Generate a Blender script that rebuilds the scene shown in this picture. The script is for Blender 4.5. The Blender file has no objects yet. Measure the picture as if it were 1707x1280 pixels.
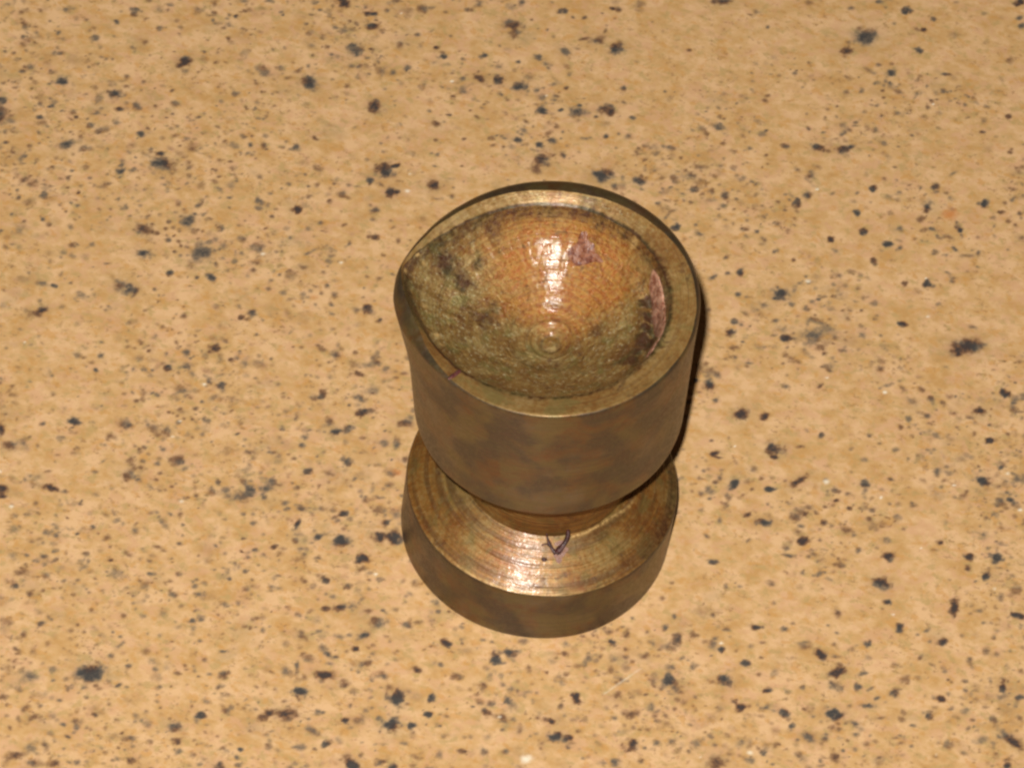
import bpy, math, random
import numpy as np
from mathutils import Vector, Matrix

# ---------------------------------------------------------------- camera, light, exposure
MM = 0.001
scene = bpy.context.scene
scene.unit_settings.length_unit = 'MILLIMETERS'

cam_d = bpy.data.cameras.new("camera")
cam = bpy.data.objects.new("camera", cam_d)
scene.collection.objects.link(cam)
CAM_R = Vector((0.98882336, 0.12324717, 0.08389576))
CAM_U = Vector((-0.14909179, 0.81741372, 0.5564229))
CAM_F = Vector((0.0, 0.56271214, -0.82665292))
CAM_P = Vector((-2.91577, -166.148195, 259.995876))
rot = Matrix((CAM_R, CAM_U, -CAM_F)).transposed().to_4x4()
cam.matrix_world = Matrix.Translation(CAM_P * MM) @ rot
cam_d.sensor_width = 36.0
cam_d.sensor_fit = 'HORIZONTAL'
cam_d.lens = 7707.885 / 1707.0 * 36.0
cam_d.clip_start = 0.01
cam_d.clip_end = 50.0
scene.camera = cam

world = bpy.data.worlds.new("World")
scene.world = world
world.use_nodes = True
wb = world.node_tree.nodes["Background"]
wb.inputs["Color"].default_value = (1.0, 0.62, 0.38, 1)
wb.inputs["Strength"].default_value = 0.032

# the camera's own flash, just above and left of the lens
fl = bpy.data.lights.new("flash", 'AREA')
fl.shape = 'DISK'
fl.size = 4.6 * MM
fl.energy = 1.34
fl.color = (1.0, 0.95, 0.88)
flash = bpy.data.objects.new("flash", fl)
scene.collection.objects.link(flash)
fp = CAM_P + CAM_U * 10.0 - CAM_R * 5.0 + CAM_F * 2.0
fdir = (Vector((0, 3, 12)) - fp).normalized()
flash.location = fp * MM
flash.rotation_euler = fdir.to_track_quat('-Z', 'Y').to_euler()

scene.view_settings.view_transform = 'Standard'
scene.view_settings.look = 'None'
scene.view_settings.exposure = 0.0
scene.view_settings.gamma = 1.0
scene.cycles.filter_width = 2.6

# ---------------------------------------------------------------- helpers
rng = np.random.default_rng(7)

class Noise:
    """smooth value noise on a random lattice"""
    def __init__(self, seed, n=256):
        self.t = np.random.default_rng(seed).random((n, n)); self.n = n
    def __call__(self, x, y):
        n = self.n
        xi = np.floor(x).astype(int); yi = np.floor(y).astype(int)
        fx = x - xi; fy = y - yi
        fx = fx*fx*(3-2*fx); fy = fy*fy*(3-2*fy)
        a = self.t[xi % n, yi % n]; b = self.t[(xi+1) % n, yi % n]
        c = self.t[xi % n, (yi+1) % n]; d = self.t[(xi+1) % n, (yi+1) % n]
        return (a*(1-fx)+b*fx)*(1-fy) + (c*(1-fx)+d*fx)*fy

def smooth(a, b, x):
    t = np.clip((x-a)/(b-a), 0, 1)
    return t*t*(3-2*t)

def grid_mesh(name, V, wrap_u, attrs=None, flip=False):
    """V: (rows, cols, 3) array in millimetres -> mesh with quads"""
    R, Cn, _ = V.shape
    me = bpy.data.meshes.new(name)
    idx = np.arange(R*Cn).reshape(R, Cn)
    if wrap_u:
        nx = np.roll(idx, -1, axis=1)
        a, b, c, d = idx[:-1], nx[:-1], nx[1:], idx[1:]
    else:
        a, b, c, d = idx[:-1, :-1], idx[:-1, 1:], idx[1:, 1:], idx[1:, :-1]
    F = np.stack([a, b, c, d], -1).reshape(-1, 4)
    if flip: F = F[:, ::-1]
    me.vertices.add(R*Cn)
    me.vertices.foreach_set("co", (V.reshape(-1, 3)*MM).astype(np.float32).ravel())
    me.loops.add(F.size)
    me.loops.foreach_set("vertex_index", F.ravel().astype(np.int32))
    me.polygons.add(len(F))
    me.polygons.foreach_set("loop_start", np.arange(0, F.size, 4, dtype=np.int32))
    me.polygons.foreach_set("loop_total", np.full(len(F), 4, dtype=np.int32))
    me.polygons.foreach_set("use_smooth", np.ones(len(F), dtype=bool))
    me.update(calc_edges=True)
    for k, arr in (attrs or {}).items():
        at = me.attributes.new(k, 'FLOAT', 'POINT')
        at.data.foreach_set("value", arr.astype(np.float32).ravel())
    return me

def link(name, me, mat, parent=None):
    o = bpy.data.objects.new(name, me)
    scene.collection.objects.link(o)
    if mat: me.materials.append(mat)
    if parent: o.parent = parent
    return o

class NT:
    """tiny node helper"""
    def __init__(self, name):
        self.mat = bpy.data.materials.new(name); self.mat.use_nodes = True
        self.t = self.mat.node_tree; self.n = self.t.nodes
        self.bsdf = self.n["Principled BSDF"]
        self.out = self.n["Material Output"]
    def node(self, typ, ins=None, **kw):
        nd = self.n.new(typ)
        for k, v in kw.items(): setattr(nd, k, v)
        for k, v in (ins or {}).items(): self.set(nd.inputs[k], v)
        return nd
    def set(self, sock, v):
        if isinstance(v, bpy.types.NodeSocket): self.t.links.new(v, sock)
        else: sock.default_value = v
    def math(self, op, a, b=None, c=None, clamp=False):
        nd = self.n.new("ShaderNodeMath"); nd.operation = op; nd.use_clamp = clamp
        for i, v in enumerate((a, b, c)):
            if v is not None: self.set(nd.inputs[i], v)
        return nd.outputs[0]
    def noise(self, vec, scale, detail=3, rough=0.55, dist=0.0):
        nd = self.node("ShaderNodeTexNoise", {"Vector": vec, "Scale": scale, "Detail": detail, "Roughness": rough, "Distortion": dist})
        return nd.outputs["Fac"]
    def ramp(self, fac, stops):
        nd = self.n.new("ShaderNodeValToRGB"); self.set(nd.inputs[0], fac)
        cr = nd.color_ramp
        while len(cr.elements) > 1: cr.elements.remove(cr.elements[0])
        cr.elements[0].position = stops[0][0]; cr.elements[0].color = (*stops[0][1], 1)
        for p, c in stops[1:]:
            e = cr.elements.new(p); e.color = (*c, 1)
        return nd.outputs[0]
    def mapr(self, v, a, b, c=0.0, d=1.0):
        nd = self.n.new("ShaderNodeMapRange"); nd.interpolation_type = 'SMOOTHSTEP'
        for i, x in enumerate((v, a, b, c, d)): self.set(nd.inputs[i], x)
        return nd.outputs[0]
    def mix(self, fac, a, b, blend='MIX'):
        nd = self.n.new("ShaderNodeMix"); nd.data_type = 'RGBA'; nd.blend_type = blend
        self.set(nd.inputs[0], fac); self.set(nd.inputs[6], a); self.set(nd.inputs[7], b)
        return nd.outputs[2]
    def attr(self, name):
        return self.node("ShaderNodeAttribute", attribute_name=name).outputs["Fac"]
    def coords_mm(self):
        tc = self.n.new("ShaderNodeTexCoord")
        vm = self.n.new("ShaderNodeVectorMath"); vm.operation = 'SCALE'
        self.t.links.new(tc.outputs["Object"], vm.inputs[0]); vm.inputs["Scale"].default_value = 1000.0
        return vm.outputs[0]
    def bump(self, height, dist_mm, strength=1.0, normal=None):
        nd = self.n.new("ShaderNodeBump"); nd.inputs["Strength"].default_value = strength
        nd.inputs["Distance"].default_value = dist_mm*MM
        self.set(nd.inputs["Height"], height)
        if normal: self.set(nd.inputs["Normal"], normal)
        return nd.outputs[0]

def col(r, g, b, a=1): return (r, g, b, a)

# ---------------------------------------------------------------- the speckled stone top
FLECKS = [  # x, y, half-axis a, half-axis b (1/100 mm on the stone), darkness %
(771,2948,21,4,3,-28,70),(845,3005,12,8,8,-20,50),(900,2957,15,3,2,-22,60),(898,2871,30,6,2,-21,35),(995,2931,30,6,3,-28,70),
(1505,2965,30,6,4,-39,85),(1568,3050,30,6,3,-30,70),(1605,3133,30,6,1,-17,30),(2020,3188,30,6,3,-36,85),(1927,2959,23,4,3,-37,85),
(1896,3058,30,6,2,-19,35),(1988,3018,23,4,2,-23,25),(2101,2951,20,4,1,-17,40),(2135,3137,30,6,2,-24,35),(2194,3175,18,3,1,-13,30),
(2462,3294,30,6,2,-28,75),(2418,3102,32,-16,-17,-46,95),(2583,3072,38,7,2,-34,-60),(2819,3208,29,5,2,-36,80),(2943,3154,30,6,1,-19,75),
(3012,3278,26,5,2,-25,60),(3012,3369,21,4,1,-17,50),(2993,3429,14,3,1,-17,50),(2656,2949,21,11,17,-55,90),(2593,2865,30,-15,-7,-19,50),
(2634,2774,21,-17,-8,-14,65),(2578,2707,21,4,1,-20,60),(2803,2768,18,3,2,-32,60),(2732,2732,53,10,1,-15,40),(2241,2875,21,4,2,-22,65),
(1987,2808,24,4,2,-28,80),(1761,2695,23,4,3,-32,80),(2167,2734,38,7,2,-28,90),(2251,2707,18,12,10,-25,65),(2130,2662,17,3,1,-13,40),
(2073,2567,20,19,13,-22,80),(2208,2597,30,6,1,-13,40),(1459,2710,23,4,2,-24,40),(1052,2401,22,17,6,-11,45),(976,2219,33,22,10,-24,75),
(1073,2274,21,4,2,-18,75),(1163,2295,27,5,4,-38,85),(1171,2107,25,5,2,-24,75),(1223,2098,19,4,2,-16,50),(1455,2167,56,16,8,-47,90),
(1549,2217,19,4,3,-36,50),(1348,2051,23,-11,-11,-31,60),(1160,1869,25,5,3,-31,75),(1142,1781,37,7,3,-34,90),(1531,1801,37,-1,-2,-29,90),
(1180,1657,29,5,2,-18,60),(1662,2309,33,6,1,-16,30),(1844,2402,33,-1,-1,-13,45),(2313,2418,19,25,14,-16,75),(2466,2447,30,6,3,-35,90),
(2393,2359,37,7,2,-28,35),(2509,2432,15,3,1,-15,50),(2599,2557,29,-7,-2,-11,45),(2647,2523,38,-1,-1,-13,40),(2741,2597,18,3,1,-15,35),
(2110,2206,30,6,2,-24,50),(2054,2246,19,4,1,-16,40),(2141,2105,16,3,1,-13,50),(2325,2061,37,-5,-4,-29,80),(1839,1920,37,7,1,-14,35),
(2803,2131,32,-5,-3,-18,50),(2777,1961,104,24,6,-63,100),(2712,1916,37,34,20,-33,100),(1845,1586,24,-6,-3,-16,65),(2198,1667,25,5,2,-25,70),
(2551,2282,19,4,1,-18,45),(1036,1319,34,22,21,-50,100),(950,1339,18,3,2,-21,90),(1095,1200,23,4,2,-21,70),(1558,1403,28,5,2,-23,70),
(1798,1447,17,23,11,-12,75),(2339,1589,16,3,1,-14,50),(2260,1538,36,14,3,-12,45),(2206,1402,19,3,1,-11,45),(2560,1485,25,5,2,-21,60),
(3065,1620,23,30,24,-27,90),(2895,1432,44,8,2,-23,90),(3176,1483,30,5,1,-12,70),(3194,1433,15,3,1,-18,60),(1288,1131,45,-1,-2,-48,98),
(1439,1132,24,22,14,-22,85),(1054,1053,29,5,2,-21,30),(1099,869,19,3,1,-14,60),(1216,913,12,2,1,-14,50),(2373,1207,19,3,2,-25,70),
(1837,1042,20,19,11,-18,75),(2162,1097,19,3,1,-18,55),(2239,1054,19,3,1,-12,45),(2646,1163,19,3,1,-12,50),(2985,1210,26,-6,-6,-24,95),
(1537,874,55,10,5,-50,100),(1702,929,22,14,5,-12,55),(2353,1018,29,5,1,-19,60),(2053,971,16,3,1,-17,45),(1141,771,32,6,2,-21,90),
(2446,1154,19,3,1,-14,35),(2568,1212,29,5,2,-23,30),(1158,744,33,-1,0,-10,80),(1544,814,36,-1,-1,-18,95),(1162,540,20,4,2,-16,70),
(1286,545,33,37,19,-24,95),(1535,550,38,7,2,-23,95),(1722,651,49,49,15,-22,95),(2146,899,25,4,1,-18,50),(2169,712,31,6,3,-33,85),
(2339,776,23,-3,-3,-20,75),(3076,1006,25,22,10,-17,75),(2968,875,46,3,0,-32,100),(3156,754,23,4,1,-22,80),(1984,540,28,5,1,-17,85),
(2079,492,21,4,1,-14,70),(1784,398,18,-13,-10,-18,80),(1911,350,28,5,2,-27,85),(1404,318,34,17,8,-23,95),(1520,280,47,4,1,-27,100),
(1217,241,21,4,3,-31,55),(1088,304,20,18,11,-17,60),(1787,175,36,6,3,-35,95),(1846,65,23,4,2,-19,60),(1705,47,41,-1,-1,-15,70),
(1217,-90,39,7,2,-25,85),(2346,284,28,-7,-5,-23,50),(2167,172,15,19,13,-14,60),(2706,327,28,5,2,-29,85),(2676,267,33,6,1,-13,35),
(2369,158,19,-25,-34,-36,90),(2908,254,35,-8,-7,-29,85),(2900,155,28,5,2,-25,75),(3100,276,38,7,2,-38,95),(3034,121,25,-12,-15,-40,85),
(2343,-60,53,-7,-6,-42,95),(2387,-198,29,-1,-2,-23,90),(2068,-335,25,15,13,-32,70),(2837,-161,32,-1,-5,-63,98),(3007,-158,31,5,1,-21,50),
(3264,-147,48,-6,-4,-25,85),(2487,-387,21,22,23,-30,95),(2673,-366,20,15,6,-13,60),(2778,-443,29,5,2,-30,85),(3070,-464,24,4,2,-30,65),
(2973,-566,22,14,15,-38,60),(2640,-586,16,20,9,-10,55),(2978,450,65,-9,-2,-14,35),(2281,-545,27,5,3,-34,80),(2289,-650,32,6,3,-32,40),
(2066,-583,24,4,1,-17,55),(2163,-613,15,-11,-7,-13,50),(1986,-676,42,-10,-8,-37,98),(1872,-632,43,8,3,-35,60),(2093,-676,37,6,2,-19,60),
(1536,-547,32,-1,-1,-23,85),(1587,-538,16,3,1,-13,60),(1733,-531,29,5,2,-22,80),(2104,-799,43,27,14,-33,90),(2096,-898,47,-11,-7,-31,70),
(2274,-777,34,13,4,-16,60),(2250,-886,25,-6,-7,-33,75),(1505,-836,32,-1,-1,-26,80),(1371,-987,48,-1,-2,-41,95),(1300,-1009,32,6,2,-22,50),
(1657,-1015,27,5,2,-24,80),(1596,-899,27,5,2,-22,60),(1691,-875,22,-10,-13,-35,40),(1781,-1161,35,-1,-2,-28,85),(1847,-1254,22,4,2,-25,75),
(1657,-1146,27,20,11,-20,65),(1499,-1177,27,29,19,-24,80),(2490,-885,43,8,3,-37,75),(2381,-942,21,4,1,-18,70),(2319,-1016,48,8,1,-18,75),
(2206,-1035,24,4,2,-20,55),(2108,-1112,59,-2,-3,-43,100),(2241,-1159,34,-8,-4,-18,75),(2404,-1094,51,17,3,-14,55),(2796,-877,34,-1,-2,-30,80),
(2729,-1023,22,-16,-17,-30,75),(3308,-780,35,6,1,-20,75),(3200,-714,21,4,4,-65,80),(3110,-805,48,8,2,-37,30),(3032,-847,32,6,2,-28,35),
(3284,-1112,60,-41,-16,-29,100),(3264,-1303,32,5,1,-22,80),(2264,-1248,35,13,5,-21,60),(1965,-1315,46,-11,-8,-36,70),(2061,-1313,34,-8,-4,-20,60),
(2535,-1223,32,5,1,-13,50),(2142,-1435,22,23,24,-30,65),(1244,-1491,39,7,5,-50,55),(1381,-1606,66,11,5,-50,75),(1363,-1479,27,5,2,-22,50),
(1591,-1431,27,5,4,-40,45),(1586,-1549,39,-1,-1,-24,60),(2062,-1511,27,5,1,-13,50),(1345,-596,32,6,2,-21,55),(1145,-678,32,6,2,-20,60),
(1191,-490,56,10,6,-56,30),(1328,-750,24,4,2,-24,80),(1273,-732,32,6,4,-37,55),(1283,-673,24,4,2,-19,60),(1249,-499,16,3,2,-22,60),
(1521,-697,27,5,2,-19,50),(1590,-657,24,4,1,-15,50),(1405,-251,27,5,1,-15,45),(1169,-910,29,5,2,-18,45),(-1404,2712,58,11,8,-54,100),
(-1331,2761,38,12,4,-18,90),(-1491,2597,29,5,6,-42,90),(-1319,2528,39,36,20,-32,98),(-1046,2643,56,21,10,-39,98),(-903,2576,21,4,3,-20,70),
(-1002,2533,44,8,2,-16,50),(-1410,2359,30,25,14,-25,65),(-1415,2271,29,-7,-3,-20,55),(-1938,2260,27,5,5,-36,90),(-1924,2367,15,15,10,-14,50),
(-1875,2399,14,3,2,-11,45),(-1718,2576,19,19,8,-12,30),(-1563,2536,24,5,1,-10,40),(-1772,2175,24,4,3,-21,60),(-1385,2128,29,5,4,-28,75),
(-1550,2036,20,17,10,-17,70),(-1215,2125,18,3,3,-24,60),(-1627,1956,14,3,2,-11,40),(-1534,1930,16,3,2,-14,40),(-1777,1945,31,17,5,-14,40),
(-1761,2435,24,5,3,-18,30),(-1612,2428,19,-5,-2,-14,40),(-1304,1789,25,17,8,-18,50),(-1592,1594,24,4,4,-29,60),(-1354,1521,35,6,5,-38,80),
(-1419,1498,34,-1,0,-29,50),(-1250,1445,19,26,15,-16,75),(-1397,1688,11,2,2,-12,50),(-1857,1795,19,4,3,-18,40),(-1329,1935,14,3,1,-9,35),
(-1719,1551,21,4,2,-15,-30),(-1542,2189,12,2,1,-8,40),(-1675,1684,29,5,2,-15,-25),(-1264,1895,12,2,2,-12,40),(-1327,979,34,-1,0,-23,75),
(-1375,969,28,5,2,-11,40),(-1383,1144,19,4,3,-19,50),(-1229,1172,15,3,3,-23,50),(-1505,1189,14,2,3,-23,35),(-1246,1246,19,4,2,-11,35),
(-1091,1132,19,4,2,-16,50),(-1154,1045,25,-6,-5,-34,50),(-1031,1036,34,6,2,-18,50),(-1547,766,33,-12,-11,-50,75),(-1608,749,28,5,4,-30,30),
(-1261,662,43,8,5,-36,98),(-1204,700,28,5,3,-20,60),(-1167,685,15,3,2,-12,50),(-1357,711,12,2,2,-15,70),(-1475,557,28,5,5,-34,60),
(-1412,488,45,8,5,-34,100),(-1339,524,37,15,10,-32,70),(-970,639,50,14,6,-27,75),(-1623,335,25,4,4,-24,70),(-1699,655,20,4,3,-23,45),
(-1228,467,28,5,2,-15,50),(-1094,452,51,-2,0,-27,55),(-1002,461,28,-7,-7,-47,60),(-925,351,28,5,4,-27,60),(-1301,263,40,-1,0,-34,75),
(-1553,142,36,3,2,-24,75),(-1416,146,56,-13,-3,-22,50),(-1237,134,16,13,8,-15,50),(-1262,69,24,-6,-3,-17,35),(-1105,87,16,-6,-9,-38,35),
(-1097,272,28,5,2,-15,35),(-985,236,39,7,3,-20,-50),(-1142,-15,24,4,4,-26,50),(-1546,-165,35,-8,-4,-29,70),(-1562,-285,22,4,7,-46,80),
(-1276,-149,34,-1,0,-29,95),(-1226,-181,22,4,3,-22,40),(-1409,-356,29,19,9,-20,75),(-1259,-356,50,9,7,-46,100),(-1018,-286,44,-10,-8,-52,100),
(-907,-272,44,8,7,-52,100),(-984,-167,28,5,4,-26,75),(-1121,-360,17,3,2,-16,40),(-1343,-307,33,6,2,-16,40),(-1596,-56,17,3,3,-20,40),
(-1093,-473,42,-6,-3,-39,100),(-1093,-556,29,19,11,-23,65),(-1316,-677,31,20,13,-26,85),(-1381,-739,29,19,9,-19,50),(-1160,-700,31,-1,0,-27,70),
(-1021,-704,16,3,2,-17,45),(-1064,-759,22,4,2,-17,35),(-1248,-800,22,-5,-3,-19,50),(-1188,-870,37,19,10,-26,85),(-1123,-854,24,4,2,-15,50),
(-1283,-900,27,5,2,-17,70),(-1379,-938,18,20,10,-12,50),(-1010,-868,33,2,1,-17,55),(-941,-943,50,-6,-4,-45,65),(-726,-933,33,6,4,-28,70),
(-686,-898,19,3,1,-10,50),(-754,-689,23,-10,-5,-16,55),(-956,-611,28,2,1,-17,40),(-1402,-1122,36,-30,-13,-21,70),(-1161,-1093,36,-1,0,-19,50),
(-1020,-1065,38,30,14,-24,85),(-1092,-1070,22,4,3,-19,50),(-1044,-1166,33,-1,0,-23,80),(-1101,-1199,17,16,11,-15,50),(-1217,-1240,27,-1,0,-25,70),
(-1160,-1248,29,18,11,-22,70),(-1196,-1306,32,6,2,-15,55),(-1337,-1290,38,7,4,-28,60),(-1396,-1380,19,3,9,-56,70),(-952,-1258,36,28,12,-21,70),
(-1205,-1398,66,5,2,-28,85),(-1077,-1440,35,6,5,-31,60),(-1016,-1480,32,6,5,-37,35),(-1352,-1557,43,8,6,-41,95),(-787,-1415,27,5,3,-25,60),
(-732,-1485,53,-2,-1,-50,100),(-655,-1515,16,3,2,-15,50),(-732,-1693,52,9,7,-52,102),(-820,-1650,21,13,8,-17,60),(-596,-1670,36,3,1,-23,80),
(-1031,-1710,31,-1,0,-28,85),(-951,-1699,46,18,11,-36,50),(-913,-1616,18,3,2,-16,50),(-1011,-1592,18,3,3,-21,60),(-1093,-1596,16,-4,-2,-12,50),
(-890,-1512,19,12,5,-11,50),(-1230,-1823,47,-16,-6,-24,60),(-1125,-1901,28,18,11,-22,80),(-1200,-1952,23,-5,-3,-18,60),(-1283,-1956,43,7,4,-25,55),
(-1344,-1655,27,5,2,-12,30),(-766,-1844,27,-1,0,-15,45),(-820,-1851,16,3,1,-9,45),(-643,-1812,27,-1,0,-12,45),(-565,-1892,32,6,2,-15,50),
(-770,-1970,35,6,3,-25,75),(-948,-2029,56,-25,-11,-35,95),(-679,-1990,24,15,13,-27,85),(-626,-1252,33,-1,0,-25,75),(-745,-1035,54,10,4,-25,25),
(-1158,-1492,32,6,3,-21,30),(-462,-1016,39,-5,-3,-28,90),(-129,-1081,30,28,24,-36,90),(-45,-1024,41,7,4,-30,85),(-106,-1035,24,4,3,-21,60),
(-624,-1248,35,-8,-4,-24,75),(97,-1115,21,-1,-1,-33,60),(-147,-1206,15,3,2,-15,50),(-24,-1172,24,4,2,-16,45),(-511,-1455,27,-1,-1,-31,85),
(-506,-1570,27,-6,-4,-24,80),(-388,-1564,21,4,2,-18,55),(-182,-1303,33,-1,-1,-32,60),(-98,-1344,20,-14,-6,-12,45),(-22,-1375,28,-13,-15,-42,80),
(-113,-1422,32,12,7,-26,60),(-140,-1490,41,-9,-4,-23,70),(-34,-1519,30,-13,-11,-32,70),(-23,-1602,21,4,2,-18,70),(-262,-1345,21,4,2,-18,45),
(108,-1297,29,5,2,-16,40),(318,-1188,23,15,15,-33,45),(430,-1297,32,6,6,-48,85),(332,-1364,19,-9,-9,-26,60),(368,-1424,18,3,2,-20,50),
(273,-1485,39,3,1,-23,80),(501,-1434,24,4,4,-34,50),(431,-1452,35,6,2,-20,40),(323,-1600,45,8,5,-40,85),(419,-1589,35,3,1,-27,85),
(247,-1657,29,5,2,-17,60),(197,-1594,21,4,2,-16,50),(94,-1587,18,3,5,-38,40),(617,-1607,33,-15,-7,-19,35),(828,-1568,32,-11,-12,-43,95),
(780,-1352,41,7,4,-38,70),(691,-1390,29,5,2,-18,65),(628,-1323,18,3,2,-16,40),(966,-1289,30,23,6,-11,55),(1035,-1369,21,13,13,-30,40),
(1131,-1199,17,16,13,-19,50),(1008,-1048,45,-1,-2,-42,85),(1065,-1085,33,-15,-14,-39,60),(915,-1042,30,5,4,-34,40),(972,-1123,15,3,2,-15,50),
(829,-1180,24,4,3,-27,40),(625,-1036,20,4,4,-34,50),(666,-1085,22,-10,-6,-16,50),(453,-1013,18,3,4,-34,55),(607,-825,31,-1,-1,-18,85),
(702,-749,26,5,4,-35,70),(947,-655,28,5,3,-32,80),(1036,-736,39,-9,-10,-51,75),(999,-802,42,7,3,-28,50),(558,-879,24,4,3,-24,35),
(553,-939,21,4,2,-17,50),(711,-920,26,5,2,-17,55),(760,-948,21,4,2,-15,55),(814,-891,24,4,3,-24,40),(922,-874,18,3,1,-14,40),
(1156,-915,21,4,3,-25,50),(1138,-678,18,3,3,-31,60),(-261,-1803,27,5,3,-21,75),(-119,-1792,27,5,4,-31,65),(24,-1762,25,12,8,-21,70),
(-190,-1809,29,5,3,-23,35),(-569,-1891,29,5,2,-16,50),(-403,-1854,23,4,4,-29,50),(-84,-1881,23,4,2,-17,60),(724,-1712,29,5,3,-24,60),
(655,-1734,29,5,2,-20,50),(1221,-1486,21,4,3,-30,50),(956,-1576,28,11,3,-13,40),(-370,-1701,53,9,2,-13,30),(30,-922,36,6,3,-23,45),
(-341,-1051,47,8,3,-23,30),(-647,-1812,29,5,2,-16,40),(-686,-1996,29,5,5,-33,80),(-381,-882,18,3,2,-17,45),(-732,-936,35,6,2,-17,40),
(-3918,2166,13,2,3,-16,50),(-3769,2161,29,5,4,-24,50),(-3689,2065,27,5,6,-34,70),(-3662,1859,21,4,5,-27,80),(-3608,1816,19,4,4,-20,70),
(-3800,1750,47,9,9,-49,40),(-3715,1335,47,9,5,-29,30),(-3561,1324,45,-11,-2,-23,50),(-3547,1089,51,32,14,-29,85),(-3783,1094,34,6,5,-25,35),
(-3646,925,23,4,2,-13,35),(-3512,889,19,3,3,-17,40),(-3551,813,16,3,2,-13,40),(-3598,618,26,5,3,-15,35),(-3578,334,34,6,5,-28,40),
(-3621,107,23,4,10,-55,80),(-3545,-12,40,27,19,-36,70),(-3461,12,38,7,10,-55,45),(-3464,288,20,13,21,-41,30),(-3525,-371,31,6,10,-52,90),
(-3258,-166,23,4,2,-11,50),(-3316,-284,44,-10,-4,-31,40),(-3290,-428,22,4,4,-22,45),(-3399,-652,39,7,6,-33,45),(-3424,-569,20,4,3,-16,40),
(-3369,-864,26,5,7,-36,40),(-3160,-827,28,5,4,-20,65),(-3127,-971,28,5,6,-31,50),(-3306,-1084,26,5,4,-23,80),(-3203,-1129,21,4,4,-23,60),
(-3095,-1339,36,3,2,-23,80),(-3107,-1253,31,5,4,-21,50),(-3202,-1551,37,-16,-5,-17,55),(-3105,-1542,30,5,6,-35,40),(-3020,-1476,18,3,5,-27,40),
(-3245,-1697,30,5,6,-30,40),(-3121,-1775,38,7,4,-23,40),(-3227,-1911,33,6,6,-30,60),(-3073,-1970,31,30,12,-16,50),(-3026,-2037,18,3,4,-23,50),
(-3081,-2324,40,15,10,-30,75),(-2988,-2245,45,8,6,-34,50),(-2899,-2222,30,5,8,-43,60),(-2951,-2362,45,8,5,-26,60),(-2817,-2335,30,5,5,-26,70),
(-3122,-2356,22,4,5,-26,50),(115,2952,71,13,7,-58,98),(261,2961,16,3,3,-24,50),(379,2950,45,-6,-3,-33,80),(217,2867,23,4,3,-27,65),
(739,3063,45,8,3,-31,60),(771,2949,30,6,3,-29,75),(849,3004,14,3,2,-24,60),(901,2957,21,4,3,-29,65),(994,2932,30,6,3,-31,70),(898,2873,48,9,2,-18,40),
(680,2601,35,23,12,-29,80),(637,2734,40,27,7,-18,50),(793,3157,54,10,2,-22,50),(913,3143,27,5,2,-20,40),(1575,3218,41,8,4,-40,60),
(1485,3251,28,-14,-9,-27,50),(1056,3122,23,4,2,-22,50),(1136,3047,20,4,2,-22,30),(1050,2400,17,16,10,-15,60),(1165,2324,18,3,1,-11,60),
(692,3043,36,7,3,-33,30),(492,3073,45,8,2,-18,30),(2578,3432,30,28,7,-12,45),(2095,3293,23,4,2,-22,50),(3039,3530,22,4,2,-29,45),
(2999,3442,14,3,1,-23,50),(1966,3305,18,3,3,-34,30),(-2800,3953,25,5,6,-38,60),(-3182,3818,42,8,6,-35,45),(-1897,4128,38,7,7,-46,95),
(-2422,4049,32,6,3,-22,70),(-2599,4009,36,7,3,-22,50),(-1526,4222,32,6,3,-22,60),(-1336,4191,43,8,7,-49,60),(-934,4308,43,8,5,-36,55),
(-1681,4074,43,8,3,-19,80),(-2907,3868,32,6,5,-33,40),(-4107,3633,42,8,3,-19,40),(-2102,4105,43,8,3,-19,35),(-704,4321,43,8,5,-41,35),
(-2321,3962,21,4,2,-14,50),(-1563,4015,11,2,2,-14,30),(801,4666,71,14,4,-36,95),(-629,4373,26,5,5,-41,60),(-331,4357,36,7,3,-27,75),
(211,4513,37,7,5,-50,50),(1059,4614,26,5,2,-25,50),(1940,4887,33,6,2,-25,60),(1739,4785,28,5,2,-19,50),(2133,4833,39,8,3,-39,80),
(2955,5077,44,8,2,-34,90),(35,4513,32,6,3,-25,35),(2487,4987,22,4,1,-17,40),(2704,4921,22,4,1,-17,40),
]

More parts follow.
